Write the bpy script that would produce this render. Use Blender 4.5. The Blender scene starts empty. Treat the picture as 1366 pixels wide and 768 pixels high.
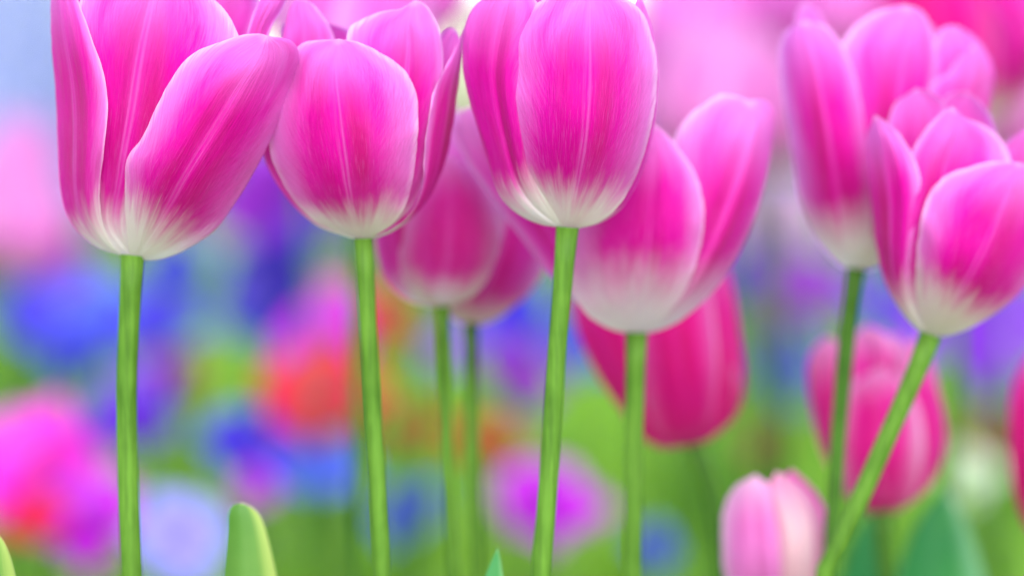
import bpy, bmesh, math, random
from mathutils import Vector, Matrix, noise as mnoise
R_ = math.radians
scene = bpy.context.scene
col = scene.collection
rnd = random.Random(7)

# ------------------------------------------------------------------ camera
CAM_Z, PITCH, LENS, FOCUS = 0.45, R_(4.0), 85.0, 0.628
W0, H0 = 1366.0, 768.0
FPX = W0 * LENS / 36.0
cd = bpy.data.cameras.new("camera"); cam = bpy.data.objects.new("camera", cd); col.objects.link(cam)
cam.location = (0, 0, CAM_Z); cam.rotation_euler = (math.pi / 2 - PITCH, 0, 0)
cd.lens = LENS; cd.sensor_width = 36.0; cd.clip_start = 0.02; cd.clip_end = 3000
cd.dof.use_dof = True; cd.dof.focus_distance = FOCUS
cd.dof.aperture_fstop = LENS / 24.0          # 24 mm entrance pupil
cd.dof.aperture_blades = 0
scene.camera = cam

# ------------------------------------------------------------------ light
SUN_EL, SUN_AZ = R_(40), R_(174)             # azimuth measured clockwise from +Y (north)
w = bpy.data.worlds.new("World"); scene.world = w; w.use_nodes = True
nt = w.node_tree; nt.nodes.clear()
sky = nt.nodes.new('ShaderNodeTexSky'); sky.sky_type = 'NISHITA'; sky.sun_disc = False
sky.sun_elevation = SUN_EL; sky.sun_rotation = SUN_AZ
sky.air_density = 1.0; sky.dust_density = 0.6; sky.ozone_density = 1.0
bgn = nt.nodes.new('ShaderNodeBackground'); bgn.inputs['Strength'].default_value = 0.15
wo = nt.nodes.new('ShaderNodeOutputWorld')
nt.links.new(sky.outputs[0], bgn.inputs[0]); nt.links.new(bgn.outputs[0], wo.inputs[0])
sd = bpy.data.lights.new("sun", 'SUN'); sun = bpy.data.objects.new("sun", sd); col.objects.link(sun)
sd.energy = 1.4; sd.angle = R_(60); sd.color = (1.0, 0.975, 0.94)
sdir = Vector((math.sin(SUN_AZ) * math.cos(SUN_EL), math.cos(SUN_AZ) * math.cos(SUN_EL), math.sin(SUN_EL)))
sun.rotation_euler = sdir.to_track_quat('Z', 'Y').to_euler()
sun.location = sdir * 5
scene.view_settings.view_transform = 'Standard'; scene.view_settings.look = 'None'
scene.view_settings.gamma = 1; scene.view_settings.exposure = 1.72
scene.view_settings.use_curve_mapping = False
scene.render.engine = 'CYCLES'
scene.cycles.use_denoising = True
scene.cycles.max_bounces = 8; scene.cycles.transmission_bounces = 6; scene.cycles.diffuse_bounces = 5

# ------------------------------------------------------------------ helpers
def lin(r, g, b):
    f = lambda c: c / 12.92 if c <= 0.04045 else ((c + 0.055) / 1.055) ** 2.4
    return (f(r / 255), f(g / 255), f(b / 255), 1)

CP, SP = math.cos(PITCH), math.sin(PITCH)
def at(px, py, d):
    """point at world depth d (metres along +Y) seen at picture position px, py"""
    X = (px - W0 / 2) / FPX; Y = (H0 / 2 - py) / FPX
    dv = Vector((X, Y * SP + CP, Y * CP - SP))
    t = d / dv.y
    return Vector((0, 0, CAM_Z)) + dv * t

def catmull(pts, n):
    """n points spaced evenly along a Catmull-Rom curve through pts"""
    pts = [Vector(p) for p in pts]
    ext = [pts[0] * 2 - pts[1]] + pts + [pts[-1] * 2 - pts[-2]]
    fine = []
    for i in range(1, len(ext) - 2):
        p0, p1, p2, p3 = ext[i - 1:i + 3]
        for k in range(14):
            t = k / 14
            fine.append(0.5 * ((2 * p1) + (p2 - p0) * t + (2 * p0 - 5 * p1 + 4 * p2 - p3) * t * t + (3 * p1 - p0 - 3 * p2 + p3) * t ** 3))
    fine.append(pts[-1].copy())
    acc = [0.0]
    for a, b in zip(fine, fine[1:]): acc.append(acc[-1] + (b - a).length)
    out = []; j = 0
    for i in range(n):
        s = acc[-1] * i / (n - 1)
        while j < len(acc) - 2 and acc[j + 1] < s: j += 1
        seg = acc[j + 1] - acc[j]
        out.append(fine[j].lerp(fine[j + 1], 0 if seg == 0 else min(1, (s - acc[j]) / seg)))
    return out

def sstep(a, b, x):
    t = max(0, min(1, (x - a) / (b - a))); return t * t * (3 - 2 * t)

def link_mesh(name, verts, faces, mats, parent=None, uvs=None, smooth=True, fmat=None):
    me = bpy.data.meshes.new(name)
    off = parent.location if parent is not None else Vector((0, 0, 0))
    me.from_pydata([tuple(Vector(v) - off) for v in verts], [], faces)
    if uvs is not None:
        l = me.uv_layers.new(name="UVMap")
        for p in me.polygons:
            for li in p.loop_indices:
                l.data[li].uv = uvs[me.loops[li].vertex_index]
    for m in (mats if isinstance(mats, (list, tuple)) else [mats]): me.materials.append(m)
    if fmat:
        for p, k in zip(me.polygons, fmat): p.material_index = k
    if smooth:
        me.polygons.foreach_set('use_smooth', [True] * len(me.polygons))
    me.update()
    o = bpy.data.objects.new(name, me); col.objects.link(o)
    if parent is not None: o.parent = parent
    return o

def thing(name, loc, label, cat, group=None):
    o = bpy.data.objects.new(name, None); col.objects.link(o)
    o.empty_display_size = 0.02
    o.location = loc; o['label'] = label; o['category'] = cat
    if group: o['group'] = group
    return o

def tube_mesh(pts, radii, seg=14, cap=True):
    verts, faces, uvs = [], [], []
    n = len(pts)
    ref = Vector((1, 0, 0))
    for i, p in enumerate(pts):
        tg = (pts[min(i + 1, n - 1)] - pts[max(i - 1, 0)]).normalized()
        a = (ref - tg * ref.dot(tg)).normalized(); b = tg.cross(a)
        for k in range(seg):
            th = 2 * math.pi * k / seg
            verts.append(p + (a * math.cos(th) + b * math.sin(th)) * radii[i]); uvs.append((k / seg, i / n))
    for i in range(n - 1):
        for k in range(seg):
            k2 = (k + 1) % seg
            faces.append((i * seg + k, i * seg + k2, (i + 1) * seg + k2, (i + 1) * seg + k))
    if cap:
        faces.append(tuple(range(seg))[::-1]); faces.append(tuple((n - 1) * seg + k for k in range(seg)))
    return verts, faces, uvs

# ------------------------------------------------------------------ materials
def N(nt, t, **kw):
    n = nt.nodes.new(t)
    for k, v in kw.items(): setattr(n, k, v)
    return n
def mth(nt, op, a, b=None, c=None, clamp=False):
    n = nt.nodes.new('ShaderNodeMath'); n.operation = op; n.use_clamp = clamp
    for i, x in enumerate((a, b, c)):
        if x is None: continue
        if isinstance(x, (int, float)): n.inputs[i].default_value = x
        else: nt.links.new(x, n.inputs[i])
    return n.outputs[0]
def mapr(nt, x, a, b, c=0.0, d=1.0, smooth=True):
    n = nt.nodes.new('ShaderNodeMapRange'); n.interpolation_type = 'SMOOTHSTEP' if smooth else 'LINEAR'
    nt.links.new(x, n.inputs[0])
    for i, v in enumerate((a, b, c, d)): n.inputs[i + 1].default_value = v
    return n.outputs[0]
def mixc(nt, f, a, b, mode='MIX'):
    n = nt.nodes.new('ShaderNodeMix'); n.data_type = 'RGBA'; n.blend_type = mode
    for s, x in ((n.inputs[0], f), (n.inputs[6], a), (n.inputs[7], b)):
        if isinstance(x, (int, float)): s.default_value = x
        elif isinstance(x, tuple): s.default_value = x
        else: nt.links.new(x, s)
    return n.outputs[2]
def noise_tex(nt, vec, scale, detail=3, rough=0.55):
    n = nt.nodes.new('ShaderNodeTexNoise'); n.inputs['Scale'].default_value = scale
    n.inputs['Detail'].default_value = detail; n.inputs['Roughness'].default_value = rough
    if vec is not None: nt.links.new(vec, n.inputs['Vector'])
    return n.outputs[0]
def newmat(name):
    m = bpy.data.materials.new(name); m.use_nodes = True; m.node_tree.nodes.clear(); return m

def petal_material(name, hot, edge, deep, white, base=(0.05, 0.25), edge_amt=0.85, rib=0.35, transl=0.44, white_amt=1.0):
    m = newmat(name); nt = m.node_tree
    uvn = N(nt, 'ShaderNodeUVMap'); sp = N(nt, 'ShaderNodeSeparateXYZ'); nt.links.new(uvn.outputs[0], sp.inputs[0])
    u = mth(nt, 'MULTIPLY_ADD', sp.outputs[0], 2.0, -1.0); v = sp.outputs[1]
    au = mth(nt, 'ABSOLUTE', u)
    oi = N(nt, 'ShaderNodeObjectInfo'); rn = mth(nt, 'MULTIPLY', oi.outputs['Random'], 37.0)
    def vec(x, y):
        c = N(nt, 'ShaderNodeCombineXYZ'); nt.links.new(x, c.inputs[0]); nt.links.new(y, c.inputs[1]); nt.links.new(rn, c.inputs[2]); return c.outputs[0]
    # veins fan outward from the midrib towards the rim
    s = mth(nt, 'MULTIPLY', mth(nt, 'MULTIPLY', u, 40.0), mth(nt, 'MULTIPLY_ADD', v, -0.72, 1.0))
    n1 = noise_tex(nt, vec(mth(nt, 'MULTIPLY', u, 9.0), mth(nt, 'MULTIPLY', v, 1.3)), 1.0, 3)
    n2 = noise_tex(nt, vec(s, mth(nt, 'MULTIPLY', v, 3.0)), 2.0, 4, 0.65)
    n3 = noise_tex(nt, vec(mth(nt, 'MULTIPLY', u, 2.0), mth(nt, 'MULTIPLY', v, 1.6)), 1.0, 2)
    n4 = noise_tex(nt, vec(mth(nt, 'MULTIPLY', u, 30.0), mth(nt, 'MULTIPLY', v, 90.0)), 1.0, 2)
    dg = mth(nt, 'SUBTRACT', mth(nt, 'MULTIPLY', v, 62.0), mth(nt, 'MULTIPLY', mth(nt, 'POWER', au, 1.3), 30.0))
    dal = mth(nt, 'MULTIPLY_ADD', u, 3.0, mth(nt, 'MULTIPLY', v, 2.5))
    nd = noise_tex(nt, vec(dg, dal), 1.6, 4, 0.7); ndc = mth(nt, 'SUBTRACT', nd, 0.5)
    n7 = noise_tex(nt, vec(mth(nt, 'MULTIPLY', u, 42.0), mth(nt, 'MULTIPLY', v, 6.0)), 1.6, 4, 0.7); n7c = mth(nt, 'SUBTRACT', n7, 0.5)
    n8 = noise_tex(nt, vec(mth(nt, 'MULTIPLY', u, 5.0), mth(nt, 'MULTIPLY', v, 5.0)), 1.0, 2); n8c = mth(nt, 'SUBTRACT', n8, 0.5)
    n1c = mth(nt, 'SUBTRACT', n1, 0.5); n2c = mth(nt, 'SUBTRACT', n2, 0.5); n3c = mth(nt, 'SUBTRACT', n3, 0.5)
    # pale rim
    tipf = mapr(nt, v, 0.60, 1.0)
    lo = mapr(nt, v, 0.1, 0.55, 0.55, 1.0)
    e = mth(nt, 'MAXIMUM', mth(nt, 'MULTIPLY', mapr(nt, au, 0.48, 1.02), lo), mth(nt, 'MULTIPLY', tipf, 0.75))
    e = mth(nt, 'ADD', e, mth(nt, 'MULTIPLY', ndc, mth(nt, 'MULTIPLY', mapr(nt, au, 0.25, 0.7), 0.75))); e = mth(nt, 'ADD', e, mth(nt, 'MULTIPLY', n2c, 0.20)); e = mth(nt, 'ADD', e, mth(nt, 'MULTIPLY', n3c, 0.7), clamp=True)
    # darker flanks beside the midrib
    dk = mapr(nt, mth(nt, 'ABSOLUTE', mth(nt, 'SUBTRACT', au, 0.22)), 0.34, 0.0)
    dk = mth(nt, 'MULTIPLY', dk, mth(nt, 'MULTIPLY', mapr(nt, v, 0.12, 0.38), mapr(nt, v, 0.98, 0.55)))
    dk = mth(nt, 'MULTIPLY', dk, mth(nt, 'ADD', 0.55, mth(nt, 'MULTIPLY', n3c, 2.6)), clamp=True)
    c = mixc(nt, mth(nt, 'MULTIPLY', e, edge_amt), hot, edge)
    c = mixc(nt, mth(nt, 'MULTIPLY', dk, 0.85), c, deep)
    # midrib: a pale double line
    rb = mapr(nt, mth(nt, 'ABSOLUTE', mth(nt, 'SUBTRACT', au, 0.035)), 0.035, 0.0)
    rb = mth(nt, 'MULTIPLY', rb, mapr(nt, n1, 0.3, 0.65)); rb = mth(nt, 'MULTIPLY', rb, mapr(nt, v, 0.9, 0.3, 0.5, 1.0))
    c = mixc(nt, mth(nt, 'MULTIPLY', mth(nt, 'MULTIPLY', rb, rib), mth(nt, 'MULTIPLY_ADD', oi.outputs['Random'], 1.0, 0.25)), c, edge)
    rimf = mth(nt, 'MAXIMUM', mapr(nt, mth(nt, 'ADD', au, mth(nt, 'MULTIPLY', n2c, 0.10)), 0.90, 1.0), mth(nt, 'MULTIPLY', mapr(nt, v, 0.955, 1.0), 0.8))
    rimf = mth(nt, 'MULTIPLY', rimf, mapr(nt, v, 0.1, 0.5, 0.3, 1.0))
    c = mixc(nt, mth(nt, 'MULTIPLY', mth(nt, 'MULTIPLY', rimf, mapr(nt, nd, 0.25, 0.6)), 0.75), c, lin(255, 214, 244))
    # fine pale streaks in the lower half
    st = mth(nt, 'MULTIPLY', mapr(nt, n7, 0.50, 0.80), mapr(nt, v, 0.80, 0.15, 0.08, 0.9))
    c = mixc(nt, mth(nt, 'MULTIPLY', st, 0.42), c, edge)
    # cream base with a feathered border
    vv = mth(nt, 'ADD', v, mth(nt, 'ADD', mth(nt, 'MULTIPLY', n1c, 0.09), mth(nt, 'ADD', mth(nt, 'MULTIPLY', n7c, 0.15), mth(nt, 'MULTIPLY', n8c, 0.13))))
    vv = mth(nt, 'SUBTRACT', vv, mth(nt, 'MULTIPLY', mth(nt, 'MULTIPLY', au, au), 0.05))
    vv = mth(nt, 'ADD', vv, mth(nt, 'MULTIPLY_ADD', oi.outputs['Random'], 0.10, -0.05))
    wf = mth(nt, 'MULTIPLY', mapr(nt, vv, base[1], base[0]), white_amt)
    c = mixc(nt, wf, c, white)
    n5 = noise_tex(nt, vec(mth(nt, 'MULTIPLY', s, 3.2), mth(nt, 'MULTIPLY', v, 7.0)), 2.0, 3, 0.7)
    c = mixc(nt, 0.22, c, mixc(nt, mapr(nt, n5, 0.25, 0.7), (0.45, 0.38, 0.45, 1), (1, 1, 1, 1)), 'MULTIPLY')
    c = mixc(nt, 0.15, c, mixc(nt, n4, (0.25, 0.25, 0.25, 1), (1, 1, 1, 1)), 'MULTIPLY')
    pb = N(nt, 'ShaderNodeBsdfPrincipled'); nt.links.new(c, pb.inputs['Base Color'])
    pb.inputs['Roughness'].default_value = 0.5; pb.inputs['Specular IOR Level'].default_value = 0.14
    pb.inputs['Sheen Weight'].default_value = 0.03; pb.inputs['Sheen Roughness'].default_value = 0.4
    bp = N(nt, 'ShaderNodeBump'); bp.inputs['Strength'].default_value = 0.5; bp.inputs['Distance'].default_value = 0.0008
    nt.links.new(mth(nt, 'ADD', mth(nt, 'ADD', n2, mth(nt, 'MULTIPLY', n5, 0.5)), mth(nt, 'MULTIPLY', n1, 2.0)), bp.inputs['Height']); nt.links.new(bp.outputs[0], pb.inputs['Normal'])
    tr = N(nt, 'ShaderNodeBsdfTranslucent'); nt.links.new(c, tr.inputs[0]); nt.links.new(bp.outputs[0], tr.inputs['Normal'])
    mx = N(nt, 'ShaderNodeMixShader'); mx.inputs[0].default_value = transl
    nt.links.new(pb.outputs[0], mx.inputs[1]); nt.links.new(tr.outputs[0], mx.inputs[2])
    o = N(nt, 'ShaderNodeOutputMaterial'); nt.links.new(mx.outputs[0], o.inputs[0])
    return m

CREAM = lin(255, 245, 240)
PINK = petal_material('pink_tulip_petal', lin(232, 2, 168), lin(250, 152, 238), lin(200, 0, 112), CREAM)
PINKW = petal_material('white_based_tulip_petal', lin(232, 2, 168), lin(250, 152, 238), lin(200, 0, 112), CREAM, base=(0.10, 0.34))
PINK2 = petal_material('rose_tulip_petal', lin(246, 62, 188), lin(253, 180, 236), lin(236, 14, 148), CREAM, base=(0.05, 0.28), transl=0.62)
PINK5 = petal_material('streaked_tulip_petal', lin(234, 16, 168), lin(250, 158, 236), lin(206, 0, 122), lin(253, 236, 242), base=(0.0, 0.42))
HOT = petal_material('cerise_tulip_petal', lin(250, 22, 156), lin(254, 130, 215), lin(236, 0, 116), lin(240, 60, 160), base=(0.02, 0.12), edge_amt=0.75, transl=0.5)
BUDP = petal_material('bud_tulip_petal', lin(248, 34, 166), lin(254, 190, 234), lin(228, 0, 122), lin(225, 60, 160), base=(0.0, 0.05), edge_amt=0.9, transl=0.5)
PALE = petal_material('pale_bud_petal', lin(238, 130, 205), lin(250, 205, 232), lin(226, 90, 170), lin(232, 150, 210), base=(0.0, 0.1))
CRM = petal_material('cream_striped_petal', lin(246, 190, 206), lin(240, 130, 190), lin(252, 220, 212), lin(246, 196, 198), base=(0.05, 0.3))
MIST = petal_material('misty_pink_petal', lin(228, 124, 196), lin(234, 170, 216), lin(222, 104, 184), lin(242, 206, 222), base=(0.05, 0.3))
SOFT = petal_material('soft_pink_petal', lin(236, 112, 204), lin(242, 165, 228), lin(226, 84, 190), lin(246, 190, 215), base=(0.05, 0.3))

def stem_material(name, c1, c2):
    m = newmat(name); nt = m.node_tree
    tc = N(nt, 'ShaderNodeTexCoord'); mp = N(nt, 'ShaderNodeMapping'); mp.inputs['Scale'].default_value = (900, 900, 60)
    nt.links.new(tc.outputs['Object'], mp.inputs[0])
    n1 = noise_tex(nt, mp.outputs[0], 1.0, 4, 0.6)
    n2 = noise_tex(nt, tc.outputs['Object'], 45.0, 3)
    c = mixc(nt, mapr(nt, n2, 0.3, 0.7), c1, c2)
    c = mixc(nt, 0.7, c, mixc(nt, mapr(nt, n1, 0.3, 0.7), (0.45, 0.5, 0.4, 1), (1, 1, 1, 1)), 'MULTIPLY')
    pb = N(nt, 'ShaderNodeBsdfPrincipled'); nt.links.new(c, pb.inputs['Base Color'])
    pb.inputs['Roughness'].default_value = 0.6; pb.inputs['Specular IOR Level'].default_value = 0.2
    bp = N(nt, 'ShaderNodeBump'); bp.inputs['Strength'].default_value = 0.3; bp.inputs['Distance'].default_value = 0.0004
    nt.links.new(n1, bp.inputs['Height']); nt.links.new(bp.outputs[0], pb.inputs['Normal'])
    tr = N(nt, 'ShaderNodeBsdfTranslucent'); nt.links.new(c, tr.inputs[0])
    mx = N(nt, 'ShaderNodeMixShader'); mx.inputs[0].default_value = 0.15
    nt.links.new(pb.outputs[0], mx.inputs[1]); nt.links.new(tr.outputs[0], mx.inputs[2])
    o = N(nt, 'ShaderNodeOutputMaterial'); nt.links.new(mx.outputs[0], o.inputs[0])
    return m
STEM = stem_material('tulip_stem', lin(78, 118, 28), lin(100, 140, 44))
STEM_D = stem_material('dark_stem', lin(62, 104, 28), lin(80, 122, 38))

def leaf_material(name, c1, c2, rim, sc=30.0, transl=0.35):
    m = newmat(name); nt = m.node_tree
    uvn = N(nt, 'ShaderNodeUVMap'); sp = N(nt, 'ShaderNodeSeparateXYZ'); nt.links.new(uvn.outputs[0], sp.inputs[0])
    u = mth(nt, 'MULTIPLY_ADD', sp.outputs[0], 2.0, -1.0)
    tc = N(nt, 'ShaderNodeTexCoord')
    n2 = noise_tex(nt, tc.outputs['Object'], sc, 3)
    cb = N(nt, 'ShaderNodeCombineXYZ'); nt.links.new(mth(nt, 'MULTIPLY', sp.outputs[0], 40.0), cb.inputs[0]); nt.links.new(sp.outputs[1], cb.inputs[1])
    n1 = noise_tex(nt, cb.outputs[0], 1.0, 3)
    c = mixc(nt, mapr(nt, n2, 0.3, 0.7), c1, c2)
    c = mixc(nt, 0.35, c, mixc(nt, n1, (0.4, 0.4, 0.4, 1), (1, 1, 1, 1)), 'MULTIPLY')
    ef = mth(nt, 'MAXIMUM', mapr(nt, mth(nt, 'ADD', u, mth(nt, 'MULTIPLY', mth(nt, 'SUBTRACT', n1, 0.5), 0.5)), 0.25, 1.0), mapr(nt, sp.outputs[1], 0.992, 1.0))
    c = mixc(nt, ef, c, rim)
    pb = N(nt, 'ShaderNodeBsdfPrincipled'); nt.links.new(c, pb.inputs['Base Color']); pb.inputs['Roughness'].default_value = 0.45
    tr = N(nt, 'ShaderNodeBsdfTranslucent'); nt.links.new(c, tr.inputs[0])
    mx = N(nt, 'ShaderNodeMixShader'); mx.inputs[0].default_value = transl
    nt.links.new(pb.outputs[0], mx.inputs[1]); nt.links.new(tr.outputs[0], mx.inputs[2])
    o = N(nt, 'ShaderNodeOutputMaterial'); nt.links.new(mx.outputs[0], o.inputs[0])
    return m
SHOOT = leaf_material('shoot_leaf', lin(84, 132, 44), lin(108, 150, 60), lin(186, 200, 104))
LEAF = leaf_material('tulip_leaf', lin(52, 128, 70), lin(74, 150, 78), lin(120, 170, 110))
LEAFT = leaf_material('teal_tulip_leaf', lin(36, 124, 66), lin(62, 146, 62), lin(130, 180, 130))
COVER = leaf_material('bed_foliage', lin(112, 172, 24), lin(164, 206, 46), lin(150, 196, 46), sc=5.0, transl=0.4)
ANLEAF = leaf_material('anemone_leaf', lin(86, 136, 40), lin(120, 160, 56), lin(110, 150, 60), sc=20.0)

# ------------------------------------------------------------------ setting
def ground_material():
    m = newmat('garden_ground'); nt = m.node_tree
    tc = N(nt, 'ShaderNodeTexCoord')
    n1 = noise_tex(nt, tc.outputs['Object'], 1.3, 5); n2 = noise_tex(nt, tc.outputs['Object'], 22.0, 5, 0.7)
    c = mixc(nt, mapr(nt, n1, 0.35, 0.65), lin(96, 136, 40), lin(132, 160, 62))
    c = mixc(nt, mapr(nt, n2, 0.45, 0.75), c, lin(92, 88, 52))
    pb = N(nt, 'ShaderNodeBsdfPrincipled'); nt.links.new(c, pb.inputs['Base Color']); pb.inputs['Roughness'].default_value = 0.95
    bp = N(nt, 'ShaderNodeBump'); bp.inputs['Distance'].default_value = 0.02; nt.links.new(n2, bp.inputs['Height']); nt.links.new(bp.outputs[0], pb.inputs['Normal'])
    o = N(nt, 'ShaderNodeOutputMaterial'); nt.links.new(pb.outputs[0], o.inputs[0])
    return m
gv, gf = [], []
gx = [-1500, -200, -40, -10, -4, -2, -1, 0, 1, 2, 4, 10, 40, 200, 1500]; gy = [-200, -20, -4, -1, 0, 0.5, 1, 1.5, 2, 3, 4, 6, 10, 20, 60, 200, 1500]
for y in gy:
    for x in gx:
        near = max(abs(x), abs(y))
        gv.append((x, y, 0 if near > 8 else 0.012 * mnoise.noise(Vector((x * 2, y * 2, 0))) - 0.006))
for j in range(len(gy) - 1):
    for i in range(len(gx) - 1):
        a = j * len(gx) + i; gf.append((a, a + 1, a + 1 + len(gx), a + len(gx)))
g = link_mesh('ground', gv, gf, ground_material()); g['kind'] = 'structure'

# ground cover: foliage of the flower bed, nobody could count the leaves
def blade(verts, faces, uvs, p, yaw, lean, length, width, r):
    d = Vector((math.cos(yaw), math.sin(yaw), 0)); sd_ = Vector((-d.y, d.x, 0)); base = len(verts)
    for i in range(4):
        t = i / 3
        c = p + d * (math.sin(lean) * length * t * (0.4 + 0.6 * t)) + Vector((0, 0, 1)) * (math.cos(lean * t) * length * t)
        ww = width * (0.55 + 0.9 * t - 1.4 * t * t) + 0.0004
        verts += [c - sd_ * ww, c + sd_ * ww]; uvs += [(0.1, t), (0.9, t)]
    for i in range(3):
        a = base + 2 * i; faces.append((a, a + 1, a + 3, a + 2))
v, f, uv = [], [], []
for _ in range(22000):
    y = 1.2 + 6.5 * rnd.random() ** 1.7
    x = (rnd.random() * 2 - 1) * (0.5 * y + 0.35)
    h = (0.06 + 0.09 * rnd.random()) * (0.75 + 0.5 * mnoise.noise(Vector((x * 2.5, y * 2.5, 3))))
    blade(v, f, uv, Vector((x, y, -0.002)), rnd.random() * 6.283, rnd.uniform(0.2, 1.3), h * 1.25, rnd.uniform(0.004, 0.011), rnd)
gc = link_mesh('ground_cover', v, f, COVER, uvs=uv); gc['kind'] = 'stuff'
gc['label'] = 'lime green blurred foliage covering the flower bed'; gc['category'] = 'foliage'

# ------------------------------------------------------------------ traced tulips
def petal(root, d, rho, L, Rr, C=None, dep=(-0.3, -1.0, -0.3), u=(-1, 1), tip=None, mat=PINK, taper=0.22, wrap='', rows=44, cols=18, groove=0.03, ruf=1.0, label=None):
    """A curved petal. L, Rr and C are the edges and the midrib as the flower shows them from the front, base to tip;
    dep is how far edge, midrib and edge stand before (-) or behind (+) the flower's axis, in units of the cup's radius."""
    L = list(L); Rr = list(Rr)
    if tip: L.append(tip); Rr.append(tip)
    PL, PR = catmull(L, rows), catmull(Rr, rows)
    if C:
        if tip: C = list(C) + [tip]
        PC = catmull(C, rows)
    else: PC = [(a + b) / 2 for a, b in zip(PL, PR)]
    us = [-1 + 2 * k / cols for k in range(cols + 1)]
    if 'L' in wrap: us = [-1.42, -1.28, -1.14] + us
    if 'R' in wrap: us = us + [1.14, 1.28, 1.42]
    px = rho * d / FPX
    sd0 = rnd.random() * 50
    wmax = max((a - b).length for a, b in zip(PL, PR))
    verts, uvs, faces = [], [], []
    for i in range(rows):
        t = i / (rows - 1)
        P = math.sin(math.pi / 2 * min(1, t / 0.5)) ** 0.9 * (1 - taper * sstep(0.5, 1, t))
        A, B, Cc = PL[i], PR[i], PC[i]
        for q in us:
            k = max(-1, min(1, q)); ex = abs(q) - abs(k)
            # quadratic through left edge, midrib, right edge
            wl, wc, wr = k * (k - 1) / 2, 1 - k * k, k * (k + 1) / 2
            # blend of straight and quadratic keeps edges from overshooting
            p = A * wl + Cc * wc + B * wr
            dd = dep[0] * wl + dep[1] * wc + dep[2] * wr
            if t > 0.5:
                wr_ = min(1.0, (A - B).length / (wmax * 0.8)); fl = wr_ ** 1.4
                mid = dep[1] * 0.75 + 0.125 * (dep[0] + dep[2])
                dd = mid + (dd - mid) * (fl + (1 - fl) * (1 - sstep(0.5, 0.8, t)))
            if ex > 0:
                p = p + ((Cc - p) * ex * ex * 1.6); dd = dd + ex * 1.0
            dd += groove * math.exp(-(k / 0.10) ** 2) * (1 - sstep(0.7, 0.97, t))
            # gentle waves of the petal, growing to the rim
            rim = abs(k) ** 3 + sstep(0.7, 1, t)
            n = mnoise.noise(Vector((k * 1.6 + sd0, t * 3.2, sd0)))
            fd = 1.0 if t < 0.5 else min(1.0, (A - B).length / (wmax * 0.6))
            dd += 0.06 * fd * n + fd * 0.022 * mnoise.noise(Vector((k * 7 + sd0, t * 1.5, 7))) * sstep(.15, .4, t) + fd * ruf * 0.075 * rim * mnoise.noise(Vector((k * 4 + sd0, t * 9, 2 + sd0)))
            if abs(q) == 1 and 0.1 < t < 0.99:
                p = p + Vector((mnoise.noise(Vector((t * 30, sd0, k))), mnoise.noise(Vector((t * 26, sd0 + 9, k))))) * 1.9 * ruf
            verts.append(at(p.x, p.y, d + dd * P * px))
            uvs.append(((u[0] + (u[1] - u[0]) * (k + 1) / 2 + 1) / 2, t))
    m = len(us)
    for i in range(rows - 1):
        for j in range(m - 1):
            faces.append((i * m + j, i * m + j + 1, (i + 1) * m + j + 1, (i + 1) * m + j))
    o = link_mesh('petal', verts, faces, mat, root, uvs)
    md = o.modifiers.new('smooth', 'SUBSURF'); md.levels = 1; md.render_levels = 1
    if label: o['label'] = label
    return o

def cup_petal_verts(h, r, phi, wid=1.05, open_=0.0, rows=16, cols=10, seed=0):
    """petal of a plain cup standing at the origin"""
    verts, uvs, faces = [], [], []
    for i in range(rows):
        t = i / (rows - 1)
        rr = r * (math.sin(math.pi / 2 * min(1, t / 0.45)) ** 0.85) * (1 - (0.34 - open_) * sstep(0.45, 1, t))
        half = wid * (math.sin(math.pi * min(1, (0.12 + 0.88 * t)) ** 0.9) ** 0.55 if t < 0.999 else 0.02)
        z = h * (t ** 1.25 * 0.55 + t * 0.45)
        for k in range(cols + 1):
            q = -1 + 2 * k / cols
            a = phi + q * half
            zz = z - 0.05 * h * abs(q) ** 2 * t
            w_ = 1 + 0.05 * mnoise.noise(Vector((q * 2 + seed, t * 4, seed)))
            verts.append(Vector((math.cos(a) * rr * w_, math.sin(a) * rr * w_, zz))); uvs.append(((q + 1) / 2, t))
    m = cols + 1
    for i in range(rows - 1):
        for j in range(cols): faces.append((i * m + j, i * m + j + 1, (i + 1) * m + j + 1, (i + 1) * m + j))
    return verts, faces, uvs

def back_petals(root, d, base, top, rho, mat, phis=(90, 30, 150), k=0.8):
    b = at(base[0], base[1], d); t = at(top[0], top[1], d)
    h = (t - b).length; r = rho * d / FPX * k
    q = Vector((0, 0, 1)).rotation_difference((t - b).normalized())
    for i, ph in enumerate(phis):
        v, f, uv = cup_petal_verts(h * (0.86 - 0.03 * i), r * (1 - 0.05 * i), R_(ph), seed=i * 3 + base[0])
        link_mesh('petal', [q @ x + b for x in v], f, mat, root, uv)

def stem(root, d, pts, w0, w1, mat=STEM, name='stem'):
    """pts are the stem's course in the picture; below the frame it runs on down into the soil at the root"""
    P = [at(x, y, d) for x, y in catmull(pts, 16)]
    last = P[-1]; foot = root.location
    P = P + [last.lerp(foot, k) + Vector((0, 0, 0)) for k in (0.15, 0.35, 0.6, 0.85, 1.0)]
    P[-1] = P[-1] + Vector((0, 0, -0.01))
    r0, r1 = w0 / 2 * d / FPX, w1 / 2 * d / FPX
    P = catmull(P, 44); n = len(P)
    rad = []
    for i in range(n):
        s = i / (n - 1); r = r0 + (r1 - r0) * min(1, s * 2.2)
        r *= 1 + 0.22 * math.exp(-i / 1.2)
        r *= 1 + 0.05 * mnoise.noise(Vector((i * 0.55, root.location.x * 40, 1)))
        rad.append(r)
    v, f, uv = tube_mesh(P, rad, 18)
    return link_mesh(name, v, f, mat, root, uv)

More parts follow.
